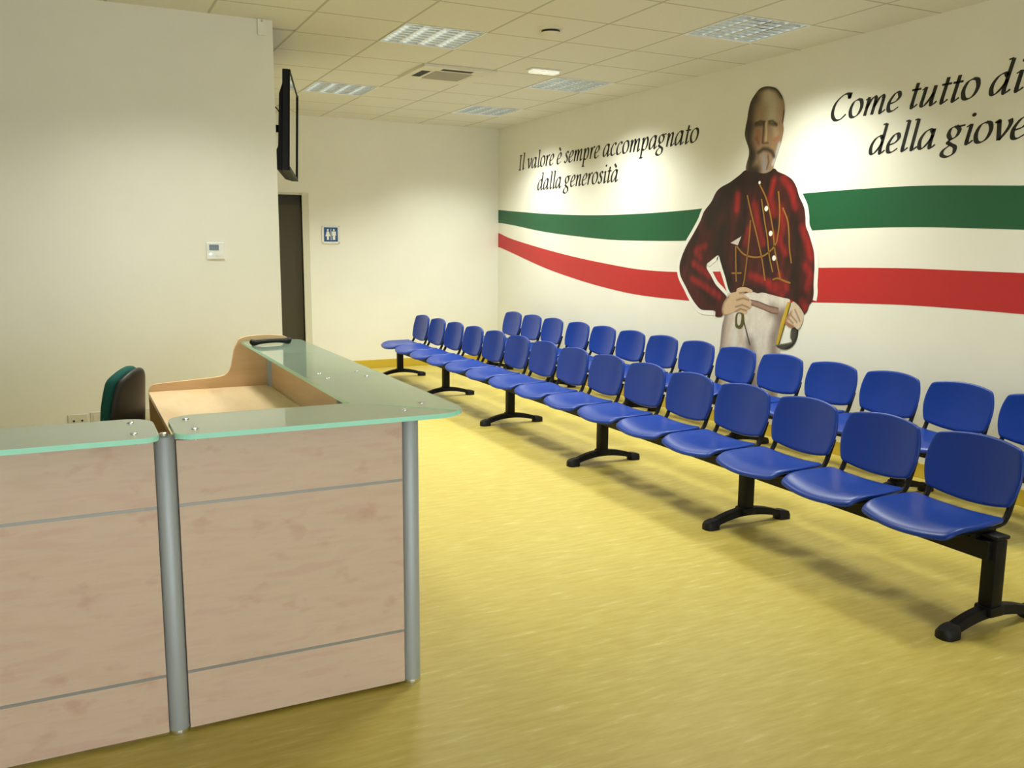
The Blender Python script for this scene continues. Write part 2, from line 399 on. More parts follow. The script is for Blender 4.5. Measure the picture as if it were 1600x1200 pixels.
# television on a swivel arm, on the end of the wall behind the desk
TVN, TVF = Vector((1.402, 6.30)), Vector((1.705, 7.40))
tw = (TVF - TVN).length; ta = math.atan2(TVF.y - TVN.y, TVF.x - TVN.x)
t = thing('television', 'flat black television hung edge-on at the end of the wall', 'television', (TVN.x, TVN.y, 2.335), rot=(math.radians(1.9), 0, ta))
# local: +x along the screen, -y out of the screen
MB().box(0, tw, 0, 0.045, -0.335, 0.335, 0.005).build('case', M['black'], t)
MB().prism([(0.045, -0.335), (0.085, -0.325), (0.088, -0.20), (0.075, -0.17), (0.070, 0.18), (0.045, 0.26)], 0.06, tw - 0.06, 'x').build('rear_housing', M['black'], t)
MB().box(0.02, tw - 0.045, -0.003, 0.0, -0.305, 0.315).build('screen', M['screen'], t)
MB().box(tw - 0.030, tw, -0.012, 0.0, -0.335, 0.335, 0.003).box(0, 0.014, -0.006, 0.0, -0.335, 0.335, 0.002).box(0.014, tw - 0.03, -0.008, 0.0, 0.317, 0.335, 0.002).box(0.014, tw - 0.03, -0.008, 0.0, -0.335, -0.307, 0.002).build('bezel', M['black'], t)
b = MB(); b.box(tw / 2 - 0.12, tw / 2 + 0.12, 0.072, 0.09, -0.11, 0.11); b.box(tw / 2 - 0.02, tw / 2 + 0.02, 0.09, 0.235, -0.02, 0.03)
b.box(tw / 2 - 0.05, tw / 2 + 0.05, 0.225, 0.24, -0.10, 0.10); b.build('wall_bracket', M['black'], t)
MB().tube(catmull([(0.16, 0.068, 0.06), (0.16, 0.10, 0.10), (0.17, 0.13, 0.08), (0.19, 0.14, -0.02)], 8), 0.004, 8).build('cable', M['black'], t, smooth=3.2)

# measured outlines on the right wall: (distance along the wall, height) in metres
D = {"head":[[5.602,2.742],[5.506,2.717],[5.446,2.667],[5.407,2.608],[5.393,2.543],[5.396,2.481],[5.402,2.44],[5.392,2.392],[5.402,2.342],[5.414,2.295],[5.43,2.262],[5.445,2.218],[5.461,2.181],[5.477,2.143],[5.493,2.102],[5.553,2.081],[5.612,2.081],[5.692,2.1],[5.795,2.117],[5.794,2.174],[5.774,2.226],[5.776,2.28],[5.805,2.336],[5.832,2.392],[5.829,2.452],[5.813,2.517],[5.802,2.582],[5.782,2.646],[5.736,2.698],[5.679,2.736]],
 "shirt":[[5.807,2.118],[5.875,2.084],[5.991,2.033],[6.099,2.0],[6.165,1.96],[6.224,1.882],[6.316,1.804],[6.364,1.723],[6.452,1.616],[6.542,1.515],[6.6,1.429],[6.634,1.351],[6.635,1.291],[6.61,1.228],[6.534,1.145],[6.459,1.063],[6.372,0.991],[6.289,0.954],[6.118,0.957],[6.105,0.91],[6.026,0.913],[6.003,0.949],[6.012,0.989],[5.997,1.039],[5.969,1.085],[6.041,1.134],[6.12,1.184],[6.19,1.259],[6.246,1.315],[6.248,1.353],[6.21,1.377],[6.136,1.419],[6.099,1.431],[6.085,1.411],[6.048,1.339],[5.999,1.252],[5.929,1.127],[5.807,1.114],[5.657,1.141],[5.588,1.133],[5.533,1.143],[5.401,1.127],[5.293,1.114],[5.23,1.107],[5.146,1.075],[5.082,1.021],[5.07,1.0],[5.038,1.031],[5.022,1.075],[4.991,1.113],[4.984,1.171],[4.99,1.227],[4.991,1.299],[4.992,1.365],[5.005,1.463],[5.034,1.534],[5.069,1.605],[5.103,1.662],[5.113,1.733],[5.134,1.804],[5.189,1.884],[5.22,1.949],[5.269,2.009],[5.344,2.05],[5.43,2.081],[5.463,2.105],[5.517,2.111],[5.605,2.12],[5.694,2.123]],
 "trousers":[[5.952,1.114],[5.97,1.008],[5.991,0.909],[6.014,0.825],[6.024,0.692],[6.037,0.608],[6.042,0.482],[6.056,0.27],[6.056,-0.127],[5.769,-0.126],[5.592,-0.145],[5.569,0.183],[5.524,0.402],[5.46,-0.063],[5.296,-0.082],[5.305,0.331],[5.301,0.681],[5.305,0.719],[5.354,0.729],[5.344,0.798],[5.315,0.914],[5.255,1.024],[5.225,1.1],[5.294,1.118],[5.401,1.139],[5.534,1.151],[5.623,1.146],[5.808,1.129]],
 "hand_hip":[[6.005,0.936],[6.024,0.972],[6.003,1.038],[5.951,1.09],[5.904,1.121],[5.85,1.134],[5.837,1.161],[5.764,1.177],[5.694,1.168],[5.649,1.151],[5.668,1.135],[5.738,1.135],[5.748,1.117],[5.688,1.089],[5.654,1.059],[5.671,1.043],[5.651,1.027],[5.676,1.002],[5.702,0.997],[5.701,0.974],[5.725,0.955],[5.772,0.957],[5.833,0.969],[5.893,0.955],[5.947,0.936]],
 "hand_hilt":[[5.188,1.091],[5.146,1.071],[5.092,1.024],[5.072,0.978],[5.083,0.933],[5.1,0.899],[5.126,0.882],[5.158,0.898],[5.183,0.889],[5.235,0.902],[5.265,0.926],[5.253,0.964],[5.217,1.004],[5.204,1.057]],
 "belt":[[5.673,1.08],[5.584,1.073],[5.448,1.043],[5.345,1.033],[5.347,0.981],[5.411,0.984],[5.557,1.015],[5.659,1.034]],
 "hilt_grip":[[5.249,1.085],[5.21,1.083],[5.258,0.926],[5.316,0.744],[5.352,0.746],[5.302,0.945]],
 "hilt_guard":[[5.173,0.896],[5.123,0.884],[5.126,0.819],[5.162,0.756],[5.232,0.717],[5.305,0.715],[5.349,0.731],[5.387,0.729],[5.361,0.747],[5.308,0.752],[5.185,0.782],[5.202,0.812],[5.201,0.857]],
 "kerchief":[[5.947,1.535],[5.817,1.589],[5.857,1.516]],
 "watch":[[5.834,0.953],[5.749,0.959],[5.732,0.888],[5.764,0.838],[5.811,0.832],[5.842,0.856]],
 "watch_face":[[5.813,0.948],[5.772,0.947],[5.776,0.877],[5.799,0.856],[5.817,0.882]],
 "cords":[[[5.77,1.918],[5.714,1.778],[5.646,1.625],[5.592,1.495],[5.551,1.382],[5.512,1.238]],[[5.716,1.717],[5.722,1.564],[5.735,1.424],[5.757,1.237],[5.774,1.181]],[[5.629,1.994],[5.556,1.9],[5.504,1.794],[5.448,1.623],[5.423,1.496],[5.374,1.348],[5.341,1.26]],[[5.87,1.509],[5.783,1.447],[5.666,1.422],[5.554,1.431],[5.47,1.473],[5.41,1.533],[5.387,1.651],[5.387,1.791],[5.413,1.931]],[[5.356,1.804],[5.297,1.708],[5.274,1.606],[5.26,1.497],[5.231,1.381]],[[5.882,1.509],[5.871,1.375],[5.855,1.217]],[[5.918,1.285],[5.796,1.29]],[[5.598,1.88],[5.553,1.714],[5.51,1.578],[5.478,1.436],[5.43,1.309]],[[5.426,1.249],[5.368,1.262],[5.303,1.246],[5.23,1.231]]],
 "buttons":[[5.63,2.009],[5.538,1.803],[5.474,1.609],[5.422,1.418]],
 "sash":[[5.758,0.958],[5.732,0.881],[5.69,0.789],[5.651,0.706]],
 "outl":[[[5.967,2.044],[6.099,2.002],[6.168,1.96],[6.226,1.882],[6.319,1.804],[6.367,1.723],[6.455,1.616],[6.545,1.515],[6.603,1.429],[6.637,1.351],[6.638,1.291],[6.612,1.228],[6.536,1.145],[6.462,1.062],[6.375,0.989],[6.288,0.951],[6.125,0.954]],[[5.344,2.05],[5.27,2.011],[5.22,1.951],[5.187,1.884],[5.132,1.804],[5.111,1.733],[5.101,1.662],[5.067,1.605],[5.032,1.534],[5.003,1.463],[4.99,1.365],[4.988,1.299],[4.988,1.228],[4.981,1.171],[4.988,1.113]],[[5.975,1.085],[6.041,1.134],[6.12,1.184],[6.19,1.259],[6.246,1.315],[6.248,1.353],[6.21,1.377],[6.136,1.419],[6.101,1.429],[6.085,1.411],[6.048,1.339],[5.999,1.252],[5.929,1.127]]],
 "shirt_dark":{"left":[[[5.873,2.053],[6.035,1.961],[6.151,1.839],[6.233,1.728]],[[6.086,1.613],[6.128,1.492],[6.069,1.371],[5.957,1.186]],[[5.691,2.08],[5.709,2.021]],[[5.514,2.075],[5.529,1.988]]],
 "folds":[[[5.986,1.959],[5.997,1.771],[6.011,1.612]],[[5.822,1.997],[5.782,1.765],[5.789,1.533]],[[5.847,1.689],[5.879,1.454],[5.817,1.258]],[[5.304,1.932],[5.239,1.75],[5.182,1.534]],[[5.203,1.678],[5.166,1.462],[5.171,1.259]],[[5.74,1.172],[5.51,1.137],[5.294,1.118]],[[6.462,1.335],[6.343,1.17],[6.162,1.029]],[[6.575,1.361],[6.538,1.447],[6.398,1.615]],[[5.208,1.343],[5.208,1.218],[5.15,1.119]],[[5.434,1.711],[5.324,1.511],[5.232,1.388]],[[5.609,1.873],[5.573,1.684],[5.526,1.495],[5.465,1.27]]]},
 "shirt_red":[[[5.363,2.022],[5.274,1.931],[5.223,1.807]],[[5.467,2.014],[5.5,1.883],[5.448,1.756]],[[5.388,1.813],[5.347,1.68],[5.369,1.563]],[[5.887,1.923],[5.891,1.807]],[[5.673,1.838],[5.616,1.67],[5.562,1.533]],[[6.284,1.507],[6.415,1.465],[6.344,1.407]],[[6.436,1.355],[6.324,1.308],[6.202,1.253]],[[6.441,1.217],[6.235,1.15],[6.063,1.084]],[[5.678,1.276],[5.518,1.236],[5.341,1.19]],[[5.349,1.287],[5.268,1.194]],[[5.08,1.367],[5.025,1.297],[5.057,1.203]],[[5.097,1.092],[5.055,1.052]],[[5.728,1.648],[5.766,1.533]],[[5.435,1.593],[5.367,1.533],[5.299,1.46]],[[5.448,1.185],[5.316,1.139]],[[5.141,1.648],[5.073,1.534],[5.035,1.428]]],
 "hs":{"forehead":[[5.568,2.668],[5.525,2.592],[5.528,2.516]],
 "cheek":[[5.482,2.401],[5.47,2.362]],
 "left_cheek":[[5.685,2.41],[5.662,2.369]],
 "temple":[[5.734,2.678],[5.769,2.631],[5.788,2.528],[5.795,2.475]],
 "jaw":[[5.793,2.448],[5.785,2.341],[5.738,2.243]],
 "neck":[[5.74,2.204],[5.754,2.124],[5.673,2.105]],
 "hair_top":[[5.699,2.732],[5.583,2.741],[5.487,2.707],[5.422,2.641]],
 "hair_side":[[5.395,2.531],[5.396,2.481],[5.402,2.45]],
 "ear":[[5.404,2.412],[5.406,2.355]],
 "red_left":[[5.696,2.359],[5.663,2.316]],
 "red_right":[[5.481,2.328],[5.45,2.34]],
 "sockets_left":[[5.709,2.465],[5.62,2.462]],
 "sockets_right":[[5.553,2.458],[5.476,2.439]],
 "brow_left":[[5.71,2.475],[5.661,2.486],[5.597,2.472]],
 "brow_right":[[5.561,2.473],[5.516,2.473],[5.466,2.435]],
 "eye_left":[[5.672,2.44],[5.638,2.438]],
 "eye_right":[[5.531,2.429],[5.493,2.422]],
 "nose_shadow":[[5.613,2.468],[5.615,2.39],[5.619,2.318]],
 "nose_ridge":[[5.59,2.465],[5.58,2.393],[5.582,2.331]],
 "nose_tip":[[5.609,2.312],[5.556,2.309]],
 "beard_mid":[[5.602,2.212],[5.588,2.158],[5.575,2.105]],
 "beard_right":[[5.427,2.287],[5.45,2.219],[5.486,2.144]],
 "beard_gap":[[5.549,2.214],[5.538,2.161],[5.556,2.11]],
 "stache":[[5.663,2.244],[5.606,2.268],[5.557,2.26],[5.508,2.237],[5.481,2.202]],
 "beard_left":[[5.671,2.218],[5.648,2.17]]},
 "hip_lines":[[[5.84,1.064],[5.758,1.085],[5.687,1.073]],[[5.848,1.008],[5.766,1.029],[5.682,1.011]],[[5.857,0.963],[5.787,0.996],[5.715,0.985]],[[5.808,1.125],[5.715,1.136]]],
 "hilt_lines":[[[5.229,0.958],[5.175,0.926]],[[5.2,0.983],[5.135,0.936]],[[5.163,1.03],[5.106,0.946]],[[5.253,0.927],[5.173,0.9]]],
 "tr_dark":[[[5.968,0.976],[5.996,0.843],[6.023,0.675],[6.044,0.216]],[[5.274,0.992],[5.331,0.913],[5.376,0.795],[5.369,0.217]],[[5.414,1.013],[5.303,0.96]],[[5.662,0.728],[5.634,0.652],[5.554,0.186]]],
 "tr_warm":[[[5.89,0.916],[5.931,0.799],[5.946,0.659]],[[5.787,0.828],[5.756,0.719]]],
 "green_top":[[10.475,1.948],[10.095,1.92],[9.255,1.866],[8.52,1.832],[7.872,1.815],[7.297,1.812],[6.784,1.818],[6.367,1.83],[5.907,1.857],[5.529,1.882],[5.145,1.901],[4.576,1.907],[4.058,1.9],[3.407,1.864]],
 "green_bot":[[10.473,1.787],[10.092,1.752],[9.249,1.661],[8.512,1.606],[7.861,1.569],[7.284,1.556],[6.559,1.555],[5.887,1.58],[5.508,1.601],[5.032,1.628],[4.553,1.64],[4.033,1.637],[3.382,1.613]],
 "red_top":[[10.472,1.657],[10.089,1.579],[9.244,1.463],[8.503,1.378],[7.85,1.319],[7.27,1.279],[6.655,1.273],[6.031,1.297],[5.488,1.328],[4.966,1.354],[4.259,1.37],[3.776,1.368],[3.357,1.365]],
 "red_bot":[[10.469,1.479],[10.086,1.409],[9.238,1.248],[8.495,1.142],[7.839,1.071],[7.257,1.032],[6.452,1.023],[5.85,1.042],[5.326,1.074],[4.952,1.099],[4.237,1.127],[3.753,1.131],[3.333,1.127]]}
# ------------------------------------------------------------------ wall graphics
def band(name, top, bot, m, label, x):
    T = catmull(top, 10); B = catmull(bot, 10)
    def at(L, y):
        for a, b in zip(L, L[1:]):
            if b[0] <= y <= a[0]: return a[1] + (b[1] - a[1]) * (a[0] - y) / (a[0] - b[0] + 1e-9)
        return L[0][1] if y > L[0][0] else L[-1][1]
    b = MB(); prev = None; N = 150; y0, y1 = BY - 0.001, 1.6
    for k in range(N + 1):
        y = y0 + (y1 - y0) * k / N
        cur = b.ring([(x, y, at(B, y)), (x, y, at(T, y)), (WX, y, at(T, y)), (WX, y, at(B, y))])
        if prev: b.bridge(prev, cur)
        else: b.face(cur)
        prev = cur
    b.face(prev)
    return tag(b.build(name, m), label, 'wall stripe', 'wall stripes')
band('wall_stripe', D['green_top'], D['green_bot'], M['v_green'], 'broad dark green wavy stripe running along the wall above the red one', WX - 0.0012)
band('wall_stripe', D['red_top'], D['red_bot'], M['v_red'], 'broad red wavy stripe running along the wall below the green one', WX - 0.0012)

GL = {  # italic letter strokes, x-height = 1: (strokes, advance); 'L' strokes are straight stems
 'a': ([[(.64,.80),(.50,.96),(.26,.84),(.09,.48),(.12,.10),(.30,.06),(.56,.40),(.66,.66)], ['L',(.68,.98),(.60,.16)], [(.60,.20),(.63,.03),(.72,.04),(.86,.17)]], .90),
 'c': ([[(.60,.80),(.50,.96),(.28,.86),(.10,.48),(.14,.10),(.34,.02),(.60,.18)]], .68),
 'd': ([[(.64,.80),(.50,.96),(.26,.84),(.09,.48),(.12,.10),(.30,.06),(.56,.40),(.66,.66)], ['L',(.73,1.58),(.60,.16)], [(.60,.20),(.63,.03),(.72,.04),(.86,.17)], ['L',(.54,1.55),(.73,1.59)]], .90),
 'e': ([[(.12,.42),(.42,.50),(.59,.72),(.52,.95),(.32,.90),(.11,.50),(.14,.10),(.34,.02),(.62,.19)]], .70),
 'g': ([[(.38,.97),(.17,.86),(.11,.58),(.26,.36),(.48,.46),(.56,.76),(.38,.97)], ['L',(.50,.93),(.78,.96)], [(.28,.36),(.15,.20),(.30,.08),(.52,-.08),(.50,-.38),(.24,-.52),(-.02,-.40),(.02,-.16),(.30,.06)]], .80),
 'i': (['serif0', ['L',(.26,.97),(.20,.16)], [(.20,.20),(.22,.03),(.31,.04),(.46,.17)], 'dot'], .46),
 'l': ([['L',(.10,1.55),(.28,1.59)], ['L',(.28,1.58),(.19,.16)], [(.19,.20),(.21,.03),(.30,.04),(.45,.17)]], .46),
 'I': ([['L',(.30,1.4),(.27,0)], ['L',(.12,1.385),(.49,1.385)], ['L',(.08,.015),(.46,.015)]], .60),
 'm': (['serif0', ['L',(.24,.97),(.15,0)], [(.20,.40),(.36,.80),(.53,.95),(.61,.84),(.60,.68)], ['L',(.61,.74),(.53,0)], [(.58,.40),(.76,.80),(.93,.95),(1.01,.84),(1.00,.66)], ['L',(1.01,.72),(.95,.16)], [(.95,.20),(.97,.03),(1.06,.04),(1.21,.17)]], 1.25),
 'n': (['serif0', ['L',(.24,.97),(.15,0)], [(.20,.40),(.36,.80),(.54,.95),(.63,.84),(.62,.66)], ['L',(.63,.72),(.56,.16)], [(.56,.20),(.58,.03),(.67,.04),(.82,.17)]], .86),
 'o': ([[(.42,.97),(.20,.83),(.09,.46),(.17,.10),(.38,.03),(.59,.19),(.69,.55),(.61,.88),(.42,.97)]], .80),
 'p': (['serif0', ['L',(.24,.97),(.12,-.53)], ['L',(-.02,-.53),(.32,-.53)], [(.20,.40),(.38,.82),(.57,.95),(.70,.70),(.64,.28),(.44,.04),(.18,.10)]], .84),
 'r': (['serif0', ['L',(.24,.97),(.15,0)], [(.20,.40),(.35,.80),(.50,.96),(.62,.90)]], .60),
 's': ([[(.52,.83),(.40,.96),(.22,.88),(.22,.68),(.40,.42),(.40,.14),(.22,.02),(.04,.16)]], .58),
 't': ([['L',(.30,1.26),(.19,.16)], [(.19,.20),(.21,.03),(.30,.04),(.45,.17)], ['L',(.06,.93),(.50,.93)]], .50),
 'u': (['serif0', ['L',(.24,.97),(.17,.30)], [(.17,.34),(.16,.08),(.30,.04),(.54,.38),(.64,.62)], ['L',(.68,.97),(.60,.16)], [(.60,.20),(.63,.03),(.72,.04),(.86,.17)]], .90),
 'v': ([[(.02,.86),(.12,.96),(.20,.86)], ['L',(.17,.94),(.31,.03)], [(.31,.03),(.54,.40),(.66,.76),(.60,.97)]], .72),
 'C': ([[(.98,1.12),(.86,1.38),(.54,1.32),(.20,.94),(.12,.40),(.32,.04),(.64,.02),(.92,.26)], ['L',(1.02,1.42),(.96,1.10)]], 1.06),
 ' ': ([], .40)}
GL['\u00e8'] = (GL['e'][0] + [['L',(.26,1.44),(.48,1.16)]], .70)
GL['\u00e0'] = (GL['a'][0] + [['L',(.30,1.44),(.54,1.16)]], .90)

def lettering(text, y0, y1, zb, label, weight=0.095, xh=0.122, shear=0.13):
    phi = math.radians(28); A, Bn = weight, weight * 0.30
    adv = 0; shapes = []; words = [shapes]
    for ch in text:
        if ch == ' ': shapes = []; words.append(shapes)
        strokes, w = GL[ch]
        for s in strokes:
            if s == 'dot':
                shapes.append([(adv + .28 + 0.095 * math.cos(k * math.pi / 8), 1.40 + 0.095 * math.sin(k * math.pi / 8)) for k in range(16)]); continue
            if s == 'serif0': s = ['L', (.07, .84), (.25, .96)]
            P = [s[1], s[2]] if s[0] == 'L' else catmull(s, 9)
            Lf, Rt = [], []
            for i, p in enumerate(P):
                a, b = P[max(i - 1, 0)], P[min(i + 1, len(P) - 1)]
                th = math.atan2(b[1] - a[1], b[0] - a[0])
                hw = math.sqrt((A * math.sin(th - phi)) ** 2 + (Bn * math.cos(th - phi)) ** 2)
                nx, ny = -math.sin(th), math.cos(th)
                Lf.append((adv + p[0] + nx * hw, p[1] + ny * hw)); Rt.append((adv + p[0] - nx * hw, p[1] - ny * hw))
            shapes.append((Lf, Rt))
        adv += w
    k = abs(y1 - y0) / (adv * xh)                                   # widen to the measured length
    t = thing('wall_lettering', label, 'lettering', (WX, y0, zb), 0, 'black italic wall lettering')
    def q(p): return (-0.0011, -(p[0] + shear * p[1]) * xh * k, p[1] * xh)
    for word in words:
        b = MB()
        for s in word:
            if isinstance(s, tuple):
                l = b.ring([q(p) for p in s[0]]); r = b.ring([q(p) for p in s[1]])
                for i in range(len(l) - 1): b.face([l[i], l[i + 1], r[i + 1], r[i]])
            else: b.face(b.ring([q(p) for p in s]))
        o = b.build('word', M['v_black'], t)
        s = o.modifiers.new('thickness', 'SOLIDIFY'); s.thickness = 0.001; s.offset = 0
    return t
lettering('Il valore \u00e8 sempre accompagnato', 9.93, 6.44, 2.403, 'black italic words Il valore \u00e8 sempre accompagnato, left of the figure')
lettering('dalla generosit\u00e0', 9.43, 7.70, 2.140, 'black italic words dalla generosit\u00e0 under the longer left line')
lettering('Come tutto di', 4.935, 3.47, 2.400, 'black italic words Come tutto di, right of the figure', 0.098)
lettering('della giove', 4.56, 3.42, 2.133, 'black italic words della giove above the green stripe', 0.098)

# the printed figure: flat printed pieces laid on the wall
def seg_d(p, a, b):
    vx, vy = b[0] - a[0], b[1] - a[1]; L = vx * vx + vy * vy
    t = 0 if L == 0 else max(0, min(1, ((p[0] - a[0]) * vx + (p[1] - a[1]) * vy) / L))
    return math.hypot(p[0] - a[0] - t * vx, p[1] - a[1] - t * vy)

def printed(name, poly, base, brush, step, depth, parent, smooth=True, label=None, streak=0.0):
    """flat printed piece; brush = [(polyline, width, colour, strength)]"""
    P = catmull(poly, 4, True) if smooth else poly
    n = len(P); ys = [p[0] for p in P]; zs = [p[1] for p in P]
    def inside(y, z):
        c = False; j = n - 1
        for i in range(n):
            if (P[i][1] > z) != (P[j][1] > z) and y < (P[j][0] - P[i][0]) * (z - P[i][1]) / (P[j][1] - P[i][1]) + P[i][0]: c = not c
            j = i
        return c
    V = [Vector(p) for p in P]; E = [(i, (i + 1) % n) for i in range(n)]
    z = min(zs) + step / 2; r = 0
    while z < max(zs):
        y = min(ys) + (step / 2 if r % 2 else step * 0.9)
        while y < max(ys):
            if inside(y, z): V.append(Vector((y, z)))
            y += step
        z += step; r += 1
    vs, es, fs, *_ = delaunay_2d_cdt(V, E, [], 1, 1e-5)
    b = MB(); bv = b.ring([(WX - depth, v[0], v[1]) for v in vs])
    for f in fs: b.face([bv[i] for i in f])
    o = b.build(name, M['print'], parent)
    at = o.data.attributes.new('ink', 'FLOAT_COLOR', 'POINT')
    rnd = random.Random(5); vals = []
    base = lin(base); br = [(s, w, lin(c), a) for s, w, c, a in brush]
    for v in o.data.vertices:
        p = (v.co.y, v.co.z); c = list(base)
        for s, w, col, a in br:
            dd = min((seg_d(p, q0, q1) for q0, q1 in zip(s, s[1:])), default=9)
            if dd < w:
                k = 1 - dd / w; k = a * k * k * (3 - 2 * k)
                c = [x + (y - x) * k for x, y in zip(c, col)]
        j = 1 + 0.10 * (rnd.random() - 0.5)
        if streak: j *= max(0.25, 1 + streak * noise.noise((p[0] * 20 + p[1] * 5, p[1] * 3, 0)) + 0.5 * streak * noise.noise((p[0] * 42 - p[1] * 6, p[1] * 6, 4)))
        vals += [c[0] * j, c[1] * j, c[2] * j, 1.0]
    at.data.foreach_set('color', vals)
    s = o.modifiers.new('thickness', 'SOLIDIFY'); s.thickness = 0.0006; s.offset = 0
    if label: o['label'] = label
    return o

def ribbon(name, lines, w, m, depth, parent, label=None):
    b = MB()
    for L in lines:
        P = catmull(L, 6) if len(L) > 2 else L; l, r = [], []
        for i, p in enumerate(P):
            a, c = P[max(i - 1, 0)], P[min(i + 1, len(P) - 1)]; th = math.atan2(c[1] - a[1], c[0] - a[0])
            nx, ny = -math.sin(th) * w, math.cos(th) * w
            l.append((WX - depth, p[0] + nx, p[1] + ny)); r.append((WX - depth, p[0] - nx, p[1] - ny))
        l = b.ring(l); r = b.ring(r)
        for i in range(len(l) - 1): b.face([l[i], l[i + 1], r[i + 1], r[i]])
    o = b.build(name, m, parent)
    s = o.modifiers.new('thickness', 'SOLIDIFY'); s.thickness = 0.0005; s.offset = 0
    if label: o['label'] = label
    return o

fig = thing('wall_mural', 'printed wall figure of a bearded man in red shirt and white trousers', 'mural', (0, 0, 0))
BK, RD = (20, 13, 11), (138, 22, 24)
for q in D['outl']: ribbon('white_outline', [q], 0.036, M['v_white'], 0.0022, fig)
sh = [(s, 0.16, BK, 0.92) for s in D['shirt_dark']['left']] + [(s, 0.075, (30, 12, 12), 0.85) for s in D['shirt_dark']['folds']] + [(s, 0.055, RD, 0.85) for s in D['shirt_red']]
printed('trousers', D['trousers'], (214, 206, 196), [(s, 0.10, (120, 96, 88), 0.8) for s in D['tr_dark']] + [(s, 0.06, (196, 172, 150), 0.6) for s in D['tr_warm']], 0.018, 0.0026, fig, streak=0.12)
printed('shirt', D['shirt'], (66, 17, 18), sh, 0.011, 0.0032, fig, streak=0.55)
hd = [(D['hs'][k], w, c, a) for k, w, c, a in (
    ('forehead', 0.12, (178, 166, 138), 0.95), ('cheek', 0.055, (176, 150, 122), 0.9), ('left_cheek', 0.045, (150, 98, 66), 0.9),
    ('temple', 0.125, (40, 32, 24), 0.96), ('jaw', 0.10, (34, 27, 22), 0.96), ('neck', 0.10, (24, 20, 17), 0.95), ('hair_top', 0.045, (36, 30, 22), 0.95),
    ('hair_side', 0.022, (34, 28, 22), 0.95), ('ear', 0.020, (150, 116, 84), 0.85), ('red_left', 0.032, (120, 52, 44), 0.7), ('red_right', 0.030, (168, 86, 62), 0.6),
    ('sockets_left', 0.034, (48, 34, 24), 0.9), ('sockets_right', 0.030, (60, 46, 34), 0.85), ('brow_left', 0.014, (26, 20, 14), 0.9), ('brow_right', 0.014, (26, 20, 14), 0.9),
    ('eye_left', 0.009, (128, 110, 90), 0.8), ('eye_right', 0.009, (150, 138, 122), 0.8), ('nose_shadow', 0.020, (58, 38, 24), 0.9), ('nose_ridge', 0.018, (196, 172, 128), 0.9),
    ('nose_tip', 0.014, (70, 44, 28), 0.8), ('beard_mid', 0.05, (142, 134, 130), 0.95), ('beard_right', 0.032, (196, 196, 194), 0.9), ('beard_gap', 0.016, (64, 54, 50), 0.8),
    ('stache', 0.032, (46, 36, 30), 0.95), ('beard_left', 0.03, (110, 96, 84), 0.7))]
SK = (150, 122, 92)
printed('head', D['head'], SK, hd, 0.007, 0.0038, fig)
printed('sword_guard', D['hilt_guard'], (70, 68, 60), [(D['hilt_guard'][:5], 0.03, (24, 24, 20), 0.9), (D['hilt_guard'][6:], 0.012, (190, 186, 170), 0.7)], 0.010, 0.0038, fig)
printed('belt', D['belt'], (150, 118, 104), [(D['belt'][:4], 0.012, (40, 30, 26), 0.9), (D['belt'][4:], 0.012, (70, 50, 44), 0.8)], 0.010, 0.0038, fig, False)
printed('sword_grip', D['hilt_grip'], (196, 164, 50), [([D['hilt_grip'][1], D['hilt_grip'][2], D['hilt_grip'][3]], 0.018, (40, 34, 20), 0.85)], 0.008, 0.0044, fig, False)
HB = (202, 172, 140)
printed('hand', D['hand_hip'], HB, [(s, 0.012, (96, 66, 48), 0.8) for s in D['hip_lines']] + [(D['hand_hip'][:4], 0.03, (120, 84, 62), 0.7)], 0.008, 0.0044, fig, label='hand resting on the hip')
printed('hand', D['hand_hilt'], (206, 184, 160), [(s, 0.012, (120, 84, 62), 0.8) for s in D['hilt_lines']] + [(D['hand_hilt'][8:13], 0.04, (150, 84, 48), 0.85)], 0.008, 0.0050, fig, label='hand on the sword hilt')
printed('watch', D['watch'], (84, 80, 40), [], 0.012, 0.0050, fig)
printed('watch_face', D['watch_face'], (206, 200, 186), [], 0.012, 0.0056, fig)
printed('kerchief', D['kerchief'], (206, 196, 190), [], 0.012, 0.0040, fig, False)
M['v_gold'] = mat('gold_print', lin((150, 108, 40)), 0.5)
M['v_sash'] = mat('sash_print', lin((74, 66, 56)), 0.5)
ribbon('gold_cord', D['cords'], 0.0065, M['v_gold'], 0.0040, fig)
ribbon('sash_line', [D['sash']], 0.007, M['v_sash'], 0.0034, fig)
for c in D['buttons']:
    b = MB(); b.prism(arc(c[0], c[1], 0.021 if c is not D['buttons'][0] else 0.013, 0, 360, 16)[:-1], WX - 0.0048, WX - 0.0042, 'x'); b.build('button', M['v_white'], fig)

# ------------------------------------------------------------------ beam seating
# chair space: x = 0 at the top front of the backrest, -x towards the sitter's knees, y along the row
def shell(fn, n, m, th):
    """closed slab: fn(a, b) -> (point, normal), a, b in -1..1"""
    b = MB(); T, Bm = {}, {}
    for i in range(n + 1):
        for j in range(m + 1):
            p, nn = fn(-1 + 2 * i / n, -1 + 2 * j / m)
            T[i, j] = b.b.verts.new(p); Bm[i, j] = b.b.verts.new(Vector(p) - Vector(nn) * th)
    for i in range(n):
        for j in range(m):
            b.face([T[i, j], T[i + 1, j], T[i + 1, j + 1], T[i, j + 1]]); b.face([Bm[i, j], Bm[i, j + 1], Bm[i + 1, j + 1], Bm[i + 1, j]])
    edge = [(i, 0) for i in range(n)] + [(n, j) for j in range(m)] + [(i, m) for i in range(n, 0, -1)] + [(0, j) for j in range(m, 0, -1)]
    for k in range(len(edge)):
        e, f = edge[k], edge[(k + 1) % len(edge)]; b.face([T[e], Bm[e], Bm[f], T[f]])
    return b
